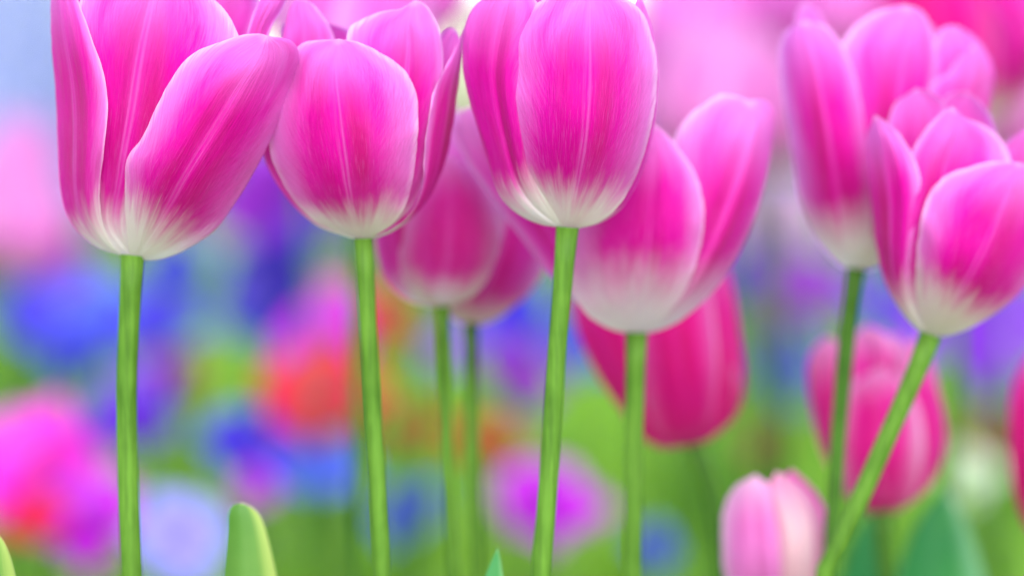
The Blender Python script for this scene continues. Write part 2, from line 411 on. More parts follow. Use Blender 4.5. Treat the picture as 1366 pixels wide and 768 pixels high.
def tulip(pts, d, label, group='pink tulips standing in the bed'):
    x, y = pts[-1]; xp, yp = pts[-2]
    b = at(x, y, d); e = at(x + (x - xp) * 2.0, y, d)
    return thing('tulip', (e.x, d + 0.01, 0.0), label, 'tulip', group)

# --- first tulip: wide open cup with a big leaning petal
d = .652; rho = 120
sp_ = [(177, 340), (172, 430), (169, 520), (170, 620), (173, 700), (176, 768)]
t = tulip(sp_, d, 'sharp wide open pink tulip whose broad petal leans over the neighbouring bloom'); stem(t, d, sp_, 27, 32)
petal(t, d, rho, [(166, 342), (130, 331), (105, 311), (88, 285), (79, 245), (76, 185), (73, 120), (68, 60), (67, 5), (72, -35)],
      [(169, 343), (150, 325), (135, 288), (134, 240), (140, 190), (144, 140), (138, 97), (122, 50), (104, 0), (92, -35)], tip=(80, -55), dep=(0.0, -.62, -.78), u=(-.55, 1), wrap='L')
petal(t, d, rho, [(172, 343), (140, 320), (120, 250), (112, 150), (100, 60), (120, -20)],
      [(182, 343), (225, 310), (265, 240), (305, 150), (326, 80), (318, 48), (303, 18), (278, -8)], C=[(177, 343), (152, 300), (160, 230), (174, 150), (187, 70), (203, 0)], tip=(218, -60), dep=(-.52, -.72, -.5), groove=0.10)
petal(t, d, rho, [(174, 346), (169, 310), (166, 265), (167, 230), (173, 206), (187, 188), (200, 164), (212, 136), (228, 106), (248, 80), (275, 63), (310, 50), (340, 45)],
      [(182, 347), (215, 347), (255, 331), (290, 306), (318, 268), (342, 228), (366, 180), (386, 130), (398, 92), (400, 66), (388, 52), (370, 50)],
      C=[(180, 347), (207, 300), (242, 235), (282, 170), (320, 110), (345, 75)], tip=(357, 48), dep=(-.84, -1.05, -.1), u=(-1, .9), wrap='R', groove=0.05, taper=0.1)
petal(t, d, rho, [(190, 340), (260, 250), (310, 120), (330, 44), (340, 12), (352, -15)], [(200, 340), (300, 250), (345, 120), (358, 46), (376, 15), (384, -8)], tip=(372, -40), dep=(.0, -.1, .1))
petal(t, d, rho, [(180, 340), (200, 200), (230, 60), (250, -20)], [(190, 340), (280, 200), (335, 60), (345, 0)], tip=(300, -50), dep=(.45, .75, .3))
petal(t, d, rho, [(172, 340), (105, 250), (92, 100), (90, -10)], [(182, 340), (190, 250), (210, 100), (200, -20)], tip=(145, -60), dep=(.2, .85, .6))

# --- second tulip
d = .659; rho = 112
sp_ = [(484, 318), (490, 420), (497, 540), (505, 660), (510, 768)]
t = tulip(sp_, d, 'sharp pink tulip between the widest open bloom and the tall rounded bloom'); stem(t, d, sp_, 22, 25)
petal(t, d, rho, [(474, 318), (430, 300), (405, 282), (383, 254), (364, 215), (358, 180), (365, 140), (378, 105), (390, 75), (403, 58), (425, 54)],
      [(490, 320), (520, 302), (538, 280), (549, 248), (555, 205), (558, 165), (556, 130), (547, 104), (530, 85), (502, 68), (480, 57)],
      C=[(482, 320), (468, 270), (458, 210), (450, 150), (446, 95)], tip=(452, 52), dep=(-.30, -1.08, -.62), groove=0.04)
petal(t, d, rho, [(470, 318), (425, 303), (394, 278), (371, 250), (352, 213), (345, 160), (360, 100), (378, 45), (385, 12), (395, -2)],
      [(480, 318), (470, 280), (440, 230), (420, 160), (445, 90), (446, 52), (436, 30), (420, 10)], tip=(405, -4), dep=(.0, .1, .35), wrap='L', u=(-.8, 1))
petal(t, d, rho, [(480, 318), (470, 250), (455, 150), (462, 50), (480, 28), (510, 15), (536, 12)],
      [(495, 318), (545, 280), (575, 200), (590, 110), (590, 55), (582, 28), (570, 8)], C=[(488, 318), (515, 250), (535, 160), (545, 70), (545, 30)], tip=(553, 0), dep=(-.35, -.55, -.3), groove=0.16)
petal(t, d, rho, [(492, 319), (525, 304), (548, 285), (560, 260), (565, 230), (567, 190), (573, 150), (581, 115), (599, 82)],
      [(498, 319), (520, 311), (545, 295), (568, 271), (585, 241), (598, 205), (606, 160), (612, 110), (617, 62)], tip=(620, 36), dep=(-.6, -.35, .2), u=(-1, .5), wrap='R')
petal(t, d, rho, [(490, 318), (520, 250), (560, 140), (588, 48)], [(498, 318), (560, 250), (600, 140), (614, 60)], tip=(606, 38), dep=(.1, .25, .25))
petal(t, d, rho, [(480, 318), (430, 230), (400, 120), (372, 40)], [(492, 318), (500, 230), (500, 120), (480, 50)], tip=(420, 25), dep=(.4, .85, .6))

# --- third tulip
d = .652; rho = 112
sp_ = [(757, 303), (746, 430), (738, 540), (731, 650), (722, 768)]
t = tulip(sp_, d, 'tall rounded pink tulip in sharp focus with one broad oval petal facing out'); stem(t, d, sp_, 25, 29)
petal(t, d, rho, [(746, 304), (716, 267), (691, 230), (673, 172), (668, 128), (673, 82), (680, 47), (696, 20), (721, 2), (745, -14)],
      [(768, 305), (797, 297), (826, 274), (848, 236), (864, 190), (874, 140), (877, 90), (869, 45), (855, 14), (826, -6)],
      C=[(757, 305), (768, 250), (778, 190), (783, 120), (784, 50), (786, 5)], tip=(788, -22), dep=(-.45, -1.12, -.25), groove=0.05)
petal(t, d, rho, [(745, 303), (722, 300), (690, 286), (665, 260), (652, 222), (638, 178), (624, 130), (616, 90), (617, 50), (624, 22), (640, 0)],
      [(755, 304), (735, 270), (715, 220), (705, 160), (705, 100), (722, 40), (718, 5)], tip=(684, -22), dep=(.0, -.55, -.62), wrap='L', u=(-.7, 1), groove=0.08)
petal(t, d, rho, [(760, 304), (790, 290), (815, 250), (825, 180), (835, 100), (840, 30)],
      [(770, 305), (802, 297), (832, 276), (853, 240), (869, 192), (877, 140), (879, 95), (872, 45), (862, 15)], tip=(852, -8), dep=(-.3, -.15, .15), u=(-1, .8), wrap='R')
petal(t, d, rho, [(755, 303), (700, 230), (660, 120), (665, 10)], [(762, 303), (770, 230), (760, 120), (745, 20)], tip=(705, -14), dep=(.2, .9, .7))
petal(t, d, rho, [(755, 303), (740, 230), (745, 120), (765, 10)], [(765, 303), (830, 230), (860, 120), (855, 20)], tip=(810, -12), dep=(.8, .9, .2))

# --- fifth: wide V shaped bloom behind the third
d = .700; rho = 125
sp_ = [(849, 443), (846, 560), (845, 660), (845, 768)]
t = tulip(sp_, d, 'wide V shaped pink tulip with streaky white base and split notched petal tip'); stem(t, d, sp_, 24, 27)
petal(t, d, rho, [(840, 445), (818, 440), (794, 428), (776, 411), (763, 388), (752, 350), (758, 300), (790, 240), (828, 195), (850, 174)],
      [(850, 446), (885, 424), (912, 390), (929, 350), (937, 315), (939, 288), (936, 256), (925, 226), (906, 200), (890, 180)],
      C=[(846, 446), (852, 400), (862, 340), (868, 280), (872, 220)], tip=(872, 165), dep=(-.35, -1.0, -.75), mat=PINK5)
petal(t, d, rho, [(850, 446), (880, 415), (895, 370), (893, 310), (890, 250), (897, 192), (911, 164), (936, 140), (965, 126)],
      [(856, 446), (890, 437), (925, 415), (956, 385), (981, 350), (1001, 310), (1018, 260), (1028, 210), (1034, 162), (1032, 143), (1018, 133)],
      C=[(853, 446), (900, 405), (932, 350), (960, 288), (985, 220), (1000, 165)], tip=(1000, 134), dep=(-.5, -.72, -.05), mat=PINK5, wrap='R', u=(-1, .85), groove=0.10)
petal(t, d, rho, [(835, 444), (800, 428), (742, 378), (690, 312), (640, 245), (612, 200), (604, 172)],
      [(845, 444), (820, 380), (770, 300), (720, 220), (680, 160), (650, 140)], tip=(618, 146), dep=(-.1, -.25, .0), mat=PINK2, wrap='L', u=(-.95, 1))
petal(t, d, rho, [(845, 443), (790, 350), (760, 260), (750, 200)], [(855, 443), (860, 350), (840, 260), (825, 200)], tip=(785, 170), dep=(.3, .8, .6), mat=PINK5)
petal(t, d, rho, [(848, 443), (850, 350), (850, 260), (855, 210)], [(856, 443), (910, 350), (945, 260), (940, 200)], tip=(900, 186), dep=(.6, .8, .2), mat=PINK5)

# --- fourth: softer bloom between stems two and three
d = .722; rho = 88
sp_ = [(590, 408), (593, 520), (598, 640), (605, 768)]
t = tulip(sp_, d, 'soft focus rose pink tulip showing between the second and third flower cups'); stem(t, d, sp_, 17, 21, STEM)
petal(t, d, rho, [(580, 410), (556, 398), (538, 372), (530, 330), (536, 285), (556, 245), (578, 220)], [(600, 410), (636, 390), (659, 352), (668, 312), (660, 270), (640, 238), (620, 218)], tip=(598, 208), dep=(-.45, -1.05, -.35), mat=PINK2)
petal(t, d, rho, [(580, 410), (545, 402), (518, 380), (503, 345), (498, 300), (510, 250), (535, 205)], [(588, 410), (565, 370), (558, 310), (566, 250), (575, 200)], tip=(556, 172), dep=(.0, -.5, -.6), mat=PINK2, wrap='L', u=(-.8, 1))
petal(t, d, rho, [(588, 408), (575, 330), (574, 250), (590, 180), (605, 158)], [(598, 408), (650, 350), (672, 280), (668, 215), (655, 170)], tip=(630, 146), dep=(-.2, -.45, .0), mat=SOFT, groove=.14)
petal(t, d, rho, [(588, 408), (560, 330), (566, 240), (588, 175)], [(596, 408), (620, 330), (640, 240), (632, 180)], tip=(608, 142), dep=(.3, .8, .4), mat=PINK2)
petal(t, d, rho, [(590, 408), (610, 330), (625, 240), (632, 190)], [(598, 408), (660, 340), (680, 260), (670, 190)], tip=(652, 152), dep=(.6, .7, .1), mat=PINK2)

d = .755; rho = 80
sp_ = [(628, 431), (630, 540), (633, 650), (637, 768)]
t = tulip(sp_, d, 'soft pink tulip mostly hidden, its cream base just below the rose pink bloom'); stem(t, d, sp_, 17, 23, STEM)
petal(t, d, rho, [(618, 433), (603, 424), (592, 400), (592, 350), (610, 300), (640, 262)], [(640, 434), (666, 424), (694, 403), (720, 374), (736, 330), (728, 290), (700, 262)], tip=(670, 240), dep=(-.3, -1.0, -.3), mat=PINK2)
petal(t, d, rho, [(622, 433), (590, 410), (575, 350), (585, 290)], [(634, 433), (640, 380), (640, 310), (635, 270)], tip=(612, 242), dep=(.0, -.5, -.5), mat=PINK2, wrap='L')
back_petals(t, d, (628, 433), (655, 250), rho, PINK2)

# --- sixth: upper bloom by the frame's other side
d = .725; rho = 98
sp_ = [(1142, 358), (1130, 450), (1120, 560), (1113, 660), (1108, 768)]
t = tulip(sp_, d, 'tall soft pink tulip with upright deep pink petal and rolled lip behind its neighbour'); stem(t, d, sp_, 22, 21, STEM_D)
petal(t, d, rho, [(1130, 361), (1110, 345), (1086, 315), (1070, 280), (1060, 230), (1050, 172), (1041, 112), (1039, 66), (1048, 42)],
      [(1150, 362), (1166, 330), (1168, 270), (1163, 220), (1156, 170), (1146, 120), (1131, 76), (1110, 42), (1094, 32)],
      C=[(1140, 362), (1126, 310), (1115, 240), (1103, 160), (1090, 90)], tip=(1072, 27), dep=(-.15, -1.0, -.6), mat=PINKW)
petal(t, d, rho, [(1140, 360), (1140, 280), (1122, 180), (1118, 100), (1126, 52), (1158, 22), (1186, 10)],
      [(1155, 362), (1210, 300), (1235, 200), (1245, 120), (1248, 70), (1240, 32), (1226, 12)], C=[(1148, 361), (1180, 270), (1196, 160), (1208, 70), (1214, 30)], tip=(1208, 7), dep=(-.4, -.75, -.3), groove=.1, mat=PINKW)
petal(t, d, rho, [(1150, 360), (1200, 300), (1225, 200), (1236, 120), (1244, 70), (1256, 38)],
      [(1160, 362), (1230, 310), (1290, 220), (1318, 150), (1327, 100), (1314, 66), (1296, 46)], tip=(1278, 36), dep=(-.25, -.2, .2), wrap='R', u=(-1, .7), mat=PINKW)
petal(t, d, rho, [(1150, 360), (1215, 290), (1230, 200), (1240, 116), (1262, 100), (1280, 78)], [(1160, 362), (1240, 320), (1296, 230), (1320, 150), (1322, 110), (1312, 80)], tip=(1298, 60), dep=(-.45, -.5, .0), wrap='R', u=(-1, .7), mat=PINKW)
petal(t, d, rho, [(1140, 360), (1080, 250), (1060, 120), (1060, 30)], [(1150, 360), (1150, 250), (1130, 120), (1098, 28)], tip=(1074, 2), dep=(.1, .6, .6), mat=PINKW)
petal(t, d, rho, [(1145, 360), (1150, 250), (1170, 120), (1190, 60)], [(1158, 360), (1250, 250), (1290, 120), (1275, 70)], tip=(1240, 32), dep=(.6, .85, .5), mat=PINKW)

# --- seventh: cup on the slanting stem
d = .690; rho = 112
sp_ = [(1242, 446), (1216, 510), (1176, 600), (1136, 690), (1100, 768)]
t = tulip(sp_, d, 'pink tulip with several pointed petals on the steeply slanting stem'); stem(t, d, sp_, 25, 27, STEM)
petal(t, d, rho, [(1230, 446), (1203, 418), (1182, 382), (1169, 332), (1163, 280), (1157, 222), (1156, 185)],
      [(1240, 447), (1218, 410), (1213, 370), (1218, 330), (1226, 295), (1230, 255), (1222, 216), (1205, 186), (1186, 165)], tip=(1167, 153), dep=(.0, -.55, -.62), wrap='L', u=(-.6, 1), mat=PINKW)
petal(t, d, rho, [(1236, 448), (1224, 400), (1222, 350), (1227, 302), (1238, 262), (1262, 235), (1296, 222), (1330, 215)],
      [(1246, 449), (1266, 448), (1302, 435), (1340, 411), (1370, 382), (1395, 340), (1408, 290), (1402, 250), (1388, 230)],
      C=[(1241, 449), (1270, 400), (1300, 340), (1328, 280), (1350, 240)], tip=(1362, 217), dep=(-.75, -1.1, -.15), wrap='R', u=(-1, .85), mat=PINKW)
petal(t, d, rho, [(1236, 446), (1205, 380), (1204, 300), (1214, 214), (1230, 180), (1253, 153)],
      [(1246, 447), (1300, 380), (1340, 300), (1350, 225), (1335, 186), (1308, 165), (1288, 158)], C=[(1240, 446), (1244, 370), (1248, 300), (1262, 220), (1276, 172)], tip=(1271, 142), dep=(-.45, -.68, -.2), groove=.16, mat=PINKW)
petal(t, d, rho, [(1238, 446), (1190, 350), (1175, 240), (1185, 162), (1198, 134)], [(1246, 446), (1260, 350), (1270, 240), (1262, 150), (1250, 128)], tip=(1222, 118), dep=(.1, .5, .5), mat=PINKW)
petal(t, d, rho, [(1240, 446), (1240, 350), (1245, 240), (1250, 160), (1262, 128)], [(1248, 446), (1310, 350), (1335, 240), (1330, 178), (1316, 146)], tip=(1290, 123), dep=(.6, .8, .4), mat=PINKW)
petal(t, d, rho, [(1240, 446), (1290, 350), (1325, 260), (1338, 195)], [(1250, 446), (1340, 380), (1390, 280), (1404, 210), (1394, 180)], tip=(1376, 168), dep=(-.1, .2, .1), mat=PINKW)

# --- eighth: cerise bloom behind the V shaped one
d = .790; rho = 105
sp_ = [(926, 592), (940, 630), (955, 685), (962, 768)]
t = tulip(sp_, d, 'cerise tulip hanging low behind the V shaped pink bloom, no white base'); stem(t, d, sp_, 22, 20, STEM_D)
petal(t, d, rho, [(915, 594), (884, 598), (856, 584), (830, 550), (800, 508), (776, 460), (763, 415), (764, 370)], [(920, 592), (900, 560), (880, 500), (862, 440), (842, 380), (815, 350)], tip=(785, 335), dep=(.0, -.55, -.6), wrap='L', mat=HOT, u=(-.5, 1))
petal(t, d, rho, [(912, 595), (880, 580), (860, 530), (850, 470), (855, 410), (870, 360)], [(928, 595), (950, 560), (958, 500), (955, 440), (945, 380), (925, 345)], C=[(920, 595), (915, 540), (905, 480), (900, 420)], tip=(898, 325), dep=(-.6, -1.05, -.75), mat=HOT)
petal(t, d, rho, [(920, 594), (940, 550), (935, 490), (925, 430), (930, 380)], [(930, 595), (960, 577), (985, 548), (994, 505), (988, 445), (977, 375), (966, 345)], tip=(950, 330), dep=(-.6, -.45, .0), wrap='R', mat=HOT, u=(-1, .6))
back_petals(t, d, (922, 594), (875, 345), rho, HOT)

# --- ninth: closed cerise bud behind the crossing stems
d = .800; rho = 90
sp_ = [(1176, 680), (1180, 720), (1183, 768)]
t = tulip(sp_, d, 'closed deep pink tulip bud behind the two crossing green stems'); stem(t, d, sp_, 25, 27, STEM_D)
petal(t, d, rho, [(1160, 685), (1130, 660), (1115, 610), (1118, 560), (1132, 520), (1155, 500)], [(1190, 685), (1218, 660), (1232, 610), (1230, 560), (1215, 520), (1196, 500)], tip=(1176, 488), dep=(-.6, -1.05, -.6), mat=BUDP)
petal(t, d, rho, [(1160, 685), (1128, 660), (1100, 612), (1084, 560), (1077, 505), (1082, 468)], [(1170, 685), (1150, 620), (1140, 550), (1136, 490), (1122, 460)], tip=(1104, 448), dep=(.0, -.6, -.55), mat=BUDP, wrap='L', u=(-.7, 1))
petal(t, d, rho, [(1180, 685), (1200, 620), (1205, 550), (1203, 490), (1208, 462)], [(1192, 685), (1234, 656), (1258, 612), (1263, 572), (1252, 515), (1240, 475)], tip=(1224, 448), dep=(-.55, -.5, .0), mat=BUDP, wrap='R', u=(-1, .7))
petal(t, d, rho, [(1170, 680), (1120, 580), (1118, 490), (1130, 455)], [(1182, 680), (1200, 580), (1205, 490), (1190, 450)], tip=(1158, 432), dep=(-.15, -.3, -.15), mat=BUDP, groove=.2)
petal(t, d, rho, [(1172, 680), (1150, 580), (1165, 490), (1175, 460)], [(1184, 680), (1225, 580), (1225, 490), (1212, 462)], tip=(1196, 444), dep=(-.05, .2, .1), mat=BUDP)
back_petals(t, d, (1175, 683), (1168, 470), rho, BUDP, (90,))

# --- tenth: small pale bud in the lower foreground
d = .735; rho = 70
sp_ = [(1030, 830), (1031, 850), (1032, 880)]
t = tulip(sp_, d, 'small pale pink tulip bud with cream striped petal near the ground edge'); stem(t, d, sp_, 22, 24, STEM)
petal(t, d, rho, [(1022, 832), (985, 815), (966, 765), (962, 710), (967, 672), (982, 648)], [(1034, 832), (1050, 790), (1052, 730), (1046, 680), (1030, 650)], tip=(1008, 632), dep=(-.2, -.85, -.75), mat=PALE, u=(-.9, 1))
petal(t, d, rho, [(1028, 832), (1034, 780), (1032, 720), (1026, 680), (1022, 655)], [(1038, 832), (1080, 810), (1098, 770), (1102, 715), (1092, 676), (1072, 648)], C=[(1033, 832), (1062, 780), (1066, 720), (1058, 680), (1046, 655)], tip=(1036, 628), dep=(-.7, -.95, -.1), mat=CRM, wrap='R', u=(-1, 1), label='cream white petal with pink flanks')
petal(t, d, rho, [(1030, 830), (1040, 720), (1030, 660)], [(1040, 830), (1100, 760), (1103, 690), (1088, 655)], tip=(1056, 625), dep=(.0, .2, .1), mat=HOT)
back_petals(t, d, (1030, 830), (1030, 650), rho, PALE, (90, 160))

# --- eleventh: cerise bloom cut by the frame
d = .800; rho = 90
sp_ = [(1425, 724), (1426, 745), (1428, 768)]
t = tulip(sp_, d, 'cerise tulip cut off by the picture edge beside the green bed'); stem(t, d, sp_, 24, 26, STEM_D)
petal(t, d, rho, [(1415, 725), (1375, 712), (1352, 655), (1345, 590), (1348, 525), (1362, 490)], [(1430, 725), (1440, 650), (1435, 580), (1425, 520), (1405, 480)], tip=(1382, 462), dep=(-.0, -.9, -.8), mat=HOT, wrap='L', u=(-.7, 1))
petal(t, d, rho, [(1422, 725), (1420, 650), (1418, 580), (1425, 510)], [(1435, 725), (1485, 690), (1505, 620), (1500, 540), (1485, 490)], tip=(1455, 458), dep=(-.8, -.85, .0), mat=HOT, wrap='R')
back_petals(t, d, (1425, 724), (1425, 475), rho, HOT)

# --- twelfth: big dark pink bloom in the upper corner, farther back
d = 1.02; rho = 120
sp_ = [(1290, 170), (1284, 300), (1276, 450), (1270, 600), (1262, 768)]
t = tulip(sp_, d, 'large blurred crimson pink tulip behind the rolled lip bloom'); stem(t, d, sp_, 16, 17, STEM_D)
petal(t, d, rho, [(1270, 170), (1210, 130), (1170, 60), (1165, -20), (1190, -90)], [(1300, 172), (1330, 110), (1335, 40), (1320, -40), (1290, -100)], tip=(1245, -140), dep=(-.2, -1.0, -.7), mat=HOT)
petal(t, d, rho, [(1290, 170), (1312, 110), (1316, 40), (1310, -20), (1320, -90)], [(1310, 172), (1365, 140), (1400, 80), (1410, 10), (1400, -70)], C=[(1300, 172), (1352, 110), (1372, 60), (1340, 0), (1310, -60)], tip=(1360, -130), dep=(-.8, -.9, -.1), mat=PINK, wrap='R')
back_petals(t, d, (1290, 170), (1285, -110), rho, HOT)

# ------------------------------------------------------------------ farther tulips: plain cups, blurred in the photograph
CUPS = {}
def cup_meshes(mat, open_=0.0):
    key = (mat.name, open_)
    if key not in CUPS:
        ms = []
        for k in range(6):
            v, f, uv = cup_petal_verts(0.068, 0.027 * (1 if k % 2 else 0.93), 0, wid=0.78, open_=open_, seed=k * 2.7)
            o = link_mesh('petal', v, f, mat, None, uv); ms.append(o.data); bpy.data.objects.remove(o)
        CUPS[key] = ms
    return CUPS[key]
def far_tulip(px, py, d, mat, label, group, scale=1.0, tilt=0.1, yaw=0.0, open_=0.0):
    c = at(px, py, d)
    root = thing('tulip', (c.x + 0.01 * math.sin(px), d + 0.02, 0), label, 'tulip', group)
    base = c - Vector((0, 0, 0.034 * scale))
    M = Matrix.Translation(base - root.location) @ Matrix.Rotation(tilt, 4, 'Y') @ Matrix.Scale(scale, 4)
    for k, me in enumerate(cup_meshes(mat, open_)):
        o = bpy.data.objects.new('petal', me); col.objects.link(o); o.parent = root
        o.matrix_local = M @ Matrix.Rotation(yaw + k * math.pi / 3, 4, 'Z')
    P = catmull([base, base.lerp(root.location, .4) + Vector((0.004, 0, 0)), root.location + Vector((0, 0, -.01))], 14)
    v, f, uv = tube_mesh(P, [0.003] * 14, 8)
    link_mesh('stem', v, f, STEM_D, root, uv)
    return root
FG = 'blurred pink tulips far behind'
far_tulip(470, 15, .93, SOFT, 'pale pink blurred tulip peeping above the second tulip', FG, 1.15, .05)
far_tulip(545, -25, 1.25, SOFT, 'dusky pink blurred tulip above the gap beside the third tulip', FG, 1.1, .1)
for (x, y, dd, s, lab) in [(935, 40, 1.55, 1.5, 'blurred pink tulip just beside the rounded third tulip'), (1000, 70, 1.7, 1.5, 'blurred pink tulip in the middle of the hazy pink patch'),
                           (890, 110, 1.9, 1.3, 'small blurred pink tulip low in the hazy pink patch'), (1045, 10, 1.6, 1.4, 'blurred pink tulip touching the tall soft bloom'),
                           (955, -40, 1.8, 1.5, 'blurred pink tulip topping the hazy pink patch'), (960, 110, 2.2, 1.6, 'farthest blurred pink tulip of the hazy pink patch'),
                           (1350, 120, 1.5, 1.3, 'blurred pink tulip under the crimson bloom in the corner'),
                           (935, 130, 1.42, 1.5, 'blurred pale tulip at the foot of the hazy pink patch'), (1020, 140, 1.5, 1.4, 'blurred pale tulip low between the notched tip and the tall soft bloom'), (905, 160, 2.3, 1.4, 'small blurred pink tulip lowest beside the rounded third tulip'), (1010, 140, 2.5, 1.5, 'small blurred pink tulip lowest beside the tall soft bloom'),
                           (1122, -12, 1.5, 1.5, 'blurred pink tulip peeping over the tall soft bloom'), (398, -12, 1.5, 1.3, 'blurred pale tulip peeping between the first and second tulips'),
                           (22, 225, 2.3, 1.6, 'upper blurred pink tulip beside the widest open bloom'), (44, 300, 2.1, 1.45, 'lower blurred pink tulip beside the widest open bloom'),
                           (-10, 290, 2.2, 1.5, 'blurred pink tulip half outside the picture edge')]:
    far_tulip(x, y, dd, MIST if x < 400 or y >= 130 else SOFT, lab, FG, s, rnd.uniform(-.15, .15), rnd.random() * 3)

# ------------------------------------------------------------------ anemones
def anem_material(name, c, c2):
    m = newmat(name); nt = m.node_tree
    uvn = N(nt, 'ShaderNodeUVMap'); sp = N(nt, 'ShaderNodeSeparateXYZ'); nt.links.new(uvn.outputs[0], sp.inputs[0])
    cb = N(nt, 'ShaderNodeCombineXYZ'); nt.links.new(mth(nt, 'MULTIPLY', sp.outputs[0], 18.0), cb.inputs[0]); nt.links.new(sp.outputs[1], cb.inputs[1])
    n = noise_tex(nt, cb.outputs[0], 1.0, 3)
    cc = mixc(nt, mapr(nt, mth(nt, 'ADD', sp.outputs[1], mth(nt, 'MULTIPLY', n, 0.5)), 0.4, 1.3), c, c2)
    pb = N(nt, 'ShaderNodeBsdfPrincipled'); nt.links.new(cc, pb.inputs['Base Color']); pb.inputs['Roughness'].default_value = 0.5
    tr = N(nt, 'ShaderNodeBsdfTranslucent'); nt.links.new(cc, tr.inputs[0])
    mx = N(nt, 'ShaderNodeMixShader'); mx.inputs[0].default_value = 0.4
    nt.links.new(pb.outputs[0], mx.inputs[1]); nt.links.new(tr.outputs[0], mx.inputs[2])
    o = N(nt, 'ShaderNodeOutputMaterial'); nt.links.new(mx.outputs[0], o.inputs[0])
    return m
PAL = {
    'blue violet': ((56, 30, 190), (88, 72, 218)), 'deep blue': ((28, 32, 160), (56, 66, 196)), 'sky blue': ((60, 70, 215), (100, 120, 232)),
    'indigo': ((40, 6, 140), (50, 36, 170)), 'violet': ((88, 8, 178), (110, 40, 200)), 'lilac': ((140, 40, 205), (160, 74, 218)),
    'purple': ((142, 14, 168), (150, 44, 182)), 'magenta': ((150, 0, 165), (222, 20, 222)), 'bright pink': ((225, 10, 165), (236, 60, 215)),
    'scarlet': ((202, 0, 34), (222, 0, 66)), 'orange': ((190, 48, 12), (186, 66, 30)), 'lavender': ((150, 136, 230), (178, 166, 236)),
    'rusty red': ((118, 38, 26), (136, 62, 44)), 'cream': ((188, 202, 160), (206, 214, 184)), 'pale pink': ((206, 150, 196), (214, 172, 204)),
}
AM = {k: anem_material(k.replace(' ', '_') + '_anemone', lin(*a), lin(*b)) for k, (a, b) in PAL.items()}
m = newmat('anemone_centre'); nt_ = m.node_tree
nz = noise_tex(nt_, None, 900.0, 2); pbn = N(nt_, 'ShaderNodeBsdfPrincipled')
nt_.links.new(mixc(nt_, nz, lin(40, 14, 60), lin(86, 30, 110)), pbn.inputs['Base Color']); pbn.inputs['Roughness'].default_value = .7
oo = N(nt_, 'ShaderNodeOutputMaterial'); nt_.links.new(pbn.outputs[0], oo.inputs[0]); CENTRE = m

def an_petal(kind, inner):
    v, f, uv = [], [], []
    rows, cols = 9, 8
    for i in range(rows):
        t = i / (rows - 1); rr = 0.004 + t * (0.96 if not inner else 0.86)
        wd = 0.44 * math.sin(math.pi * (0.08 + 0.92 * t) ** 1.35 * 0.97) ** 0.7 + 0.02
        for k in range(cols + 1):
            q = -1 + 2 * k / cols
            z = (0.30 if inner else 0.2) * math.sin(t * 1.7) + 0.10 * q * q * t + 0.03 * mnoise.noise(Vector((q * 2, t * 3, inner * 5.0)))
            v.append((rr * (1 - 0.06 * q * q), wd * q, z)); uv.append(((q + 1) / 2, t))
    for i in range(rows - 1):
        for k in range(cols):
            a = i * (cols + 1) + k; f.append((a, a + 1, a + 2 + cols, a + 1 + cols))
    o = link_mesh('petal', v, f, AM[kind], None, uv); me = o.data; bpy.data.objects.remove(o); return me
APM = {k: (an_petal(k, 0), an_petal(k, 1)) for k in PAL}
# centre: a dome ringed with stamens
bm = bmesh.new()
bmesh.ops.create_uvsphere(bm, u_segments=14, v_segments=8, radius=0.16)
for v in bm.verts:
    v.co.z *= 0.75; v.co.z += 0.05
    v.co *= 1 + 0.08 * mnoise.noise(v.co * 30)
for k in range(26):
    a = k * 2.399; r = 0.22 + 0.07 * ((k * 7) % 5) / 5
    s = bmesh.ops.create_icosphere(bm, subdivisions=1, radius=0.025)
    for v in s['verts']: v.co += Vector((math.cos(a) * r, math.sin(a) * r, 0.13 + 0.02 * math.sin(k)))
    b = Vector((math.cos(a) * .12, math.sin(a) * .12, .03)); e = Vector((math.cos(a) * r, math.sin(a) * r, .13)); sd_ = Vector((-math.sin(a), math.cos(a), 0)) * .006
    vs = [bm.verts.new(x) for x in (b - sd_, b + sd_, e + sd_, e - sd_)]; bm.faces.new(vs)
ce = bpy.data.meshes.new('flower_centre'); bm.to_mesh(ce); bm.free(); ce.materials.append(CENTRE)
ce.polygons.foreach_set('use_smooth', [True] * len(ce.polygons))
# feathery leaf collar
v, f, uv = [], [], []
for k in range(15):
    blade(v, f, uv, Vector((0, 0, 0)), k * 2.399, rnd.uniform(0.9, 1.35), rnd.uniform(.7, 1.0), .09, rnd)
o = link_mesh('leaf_collar', v, f, ANLEAF, None, uv); LC = o.data; bpy.data.objects.remove(o)

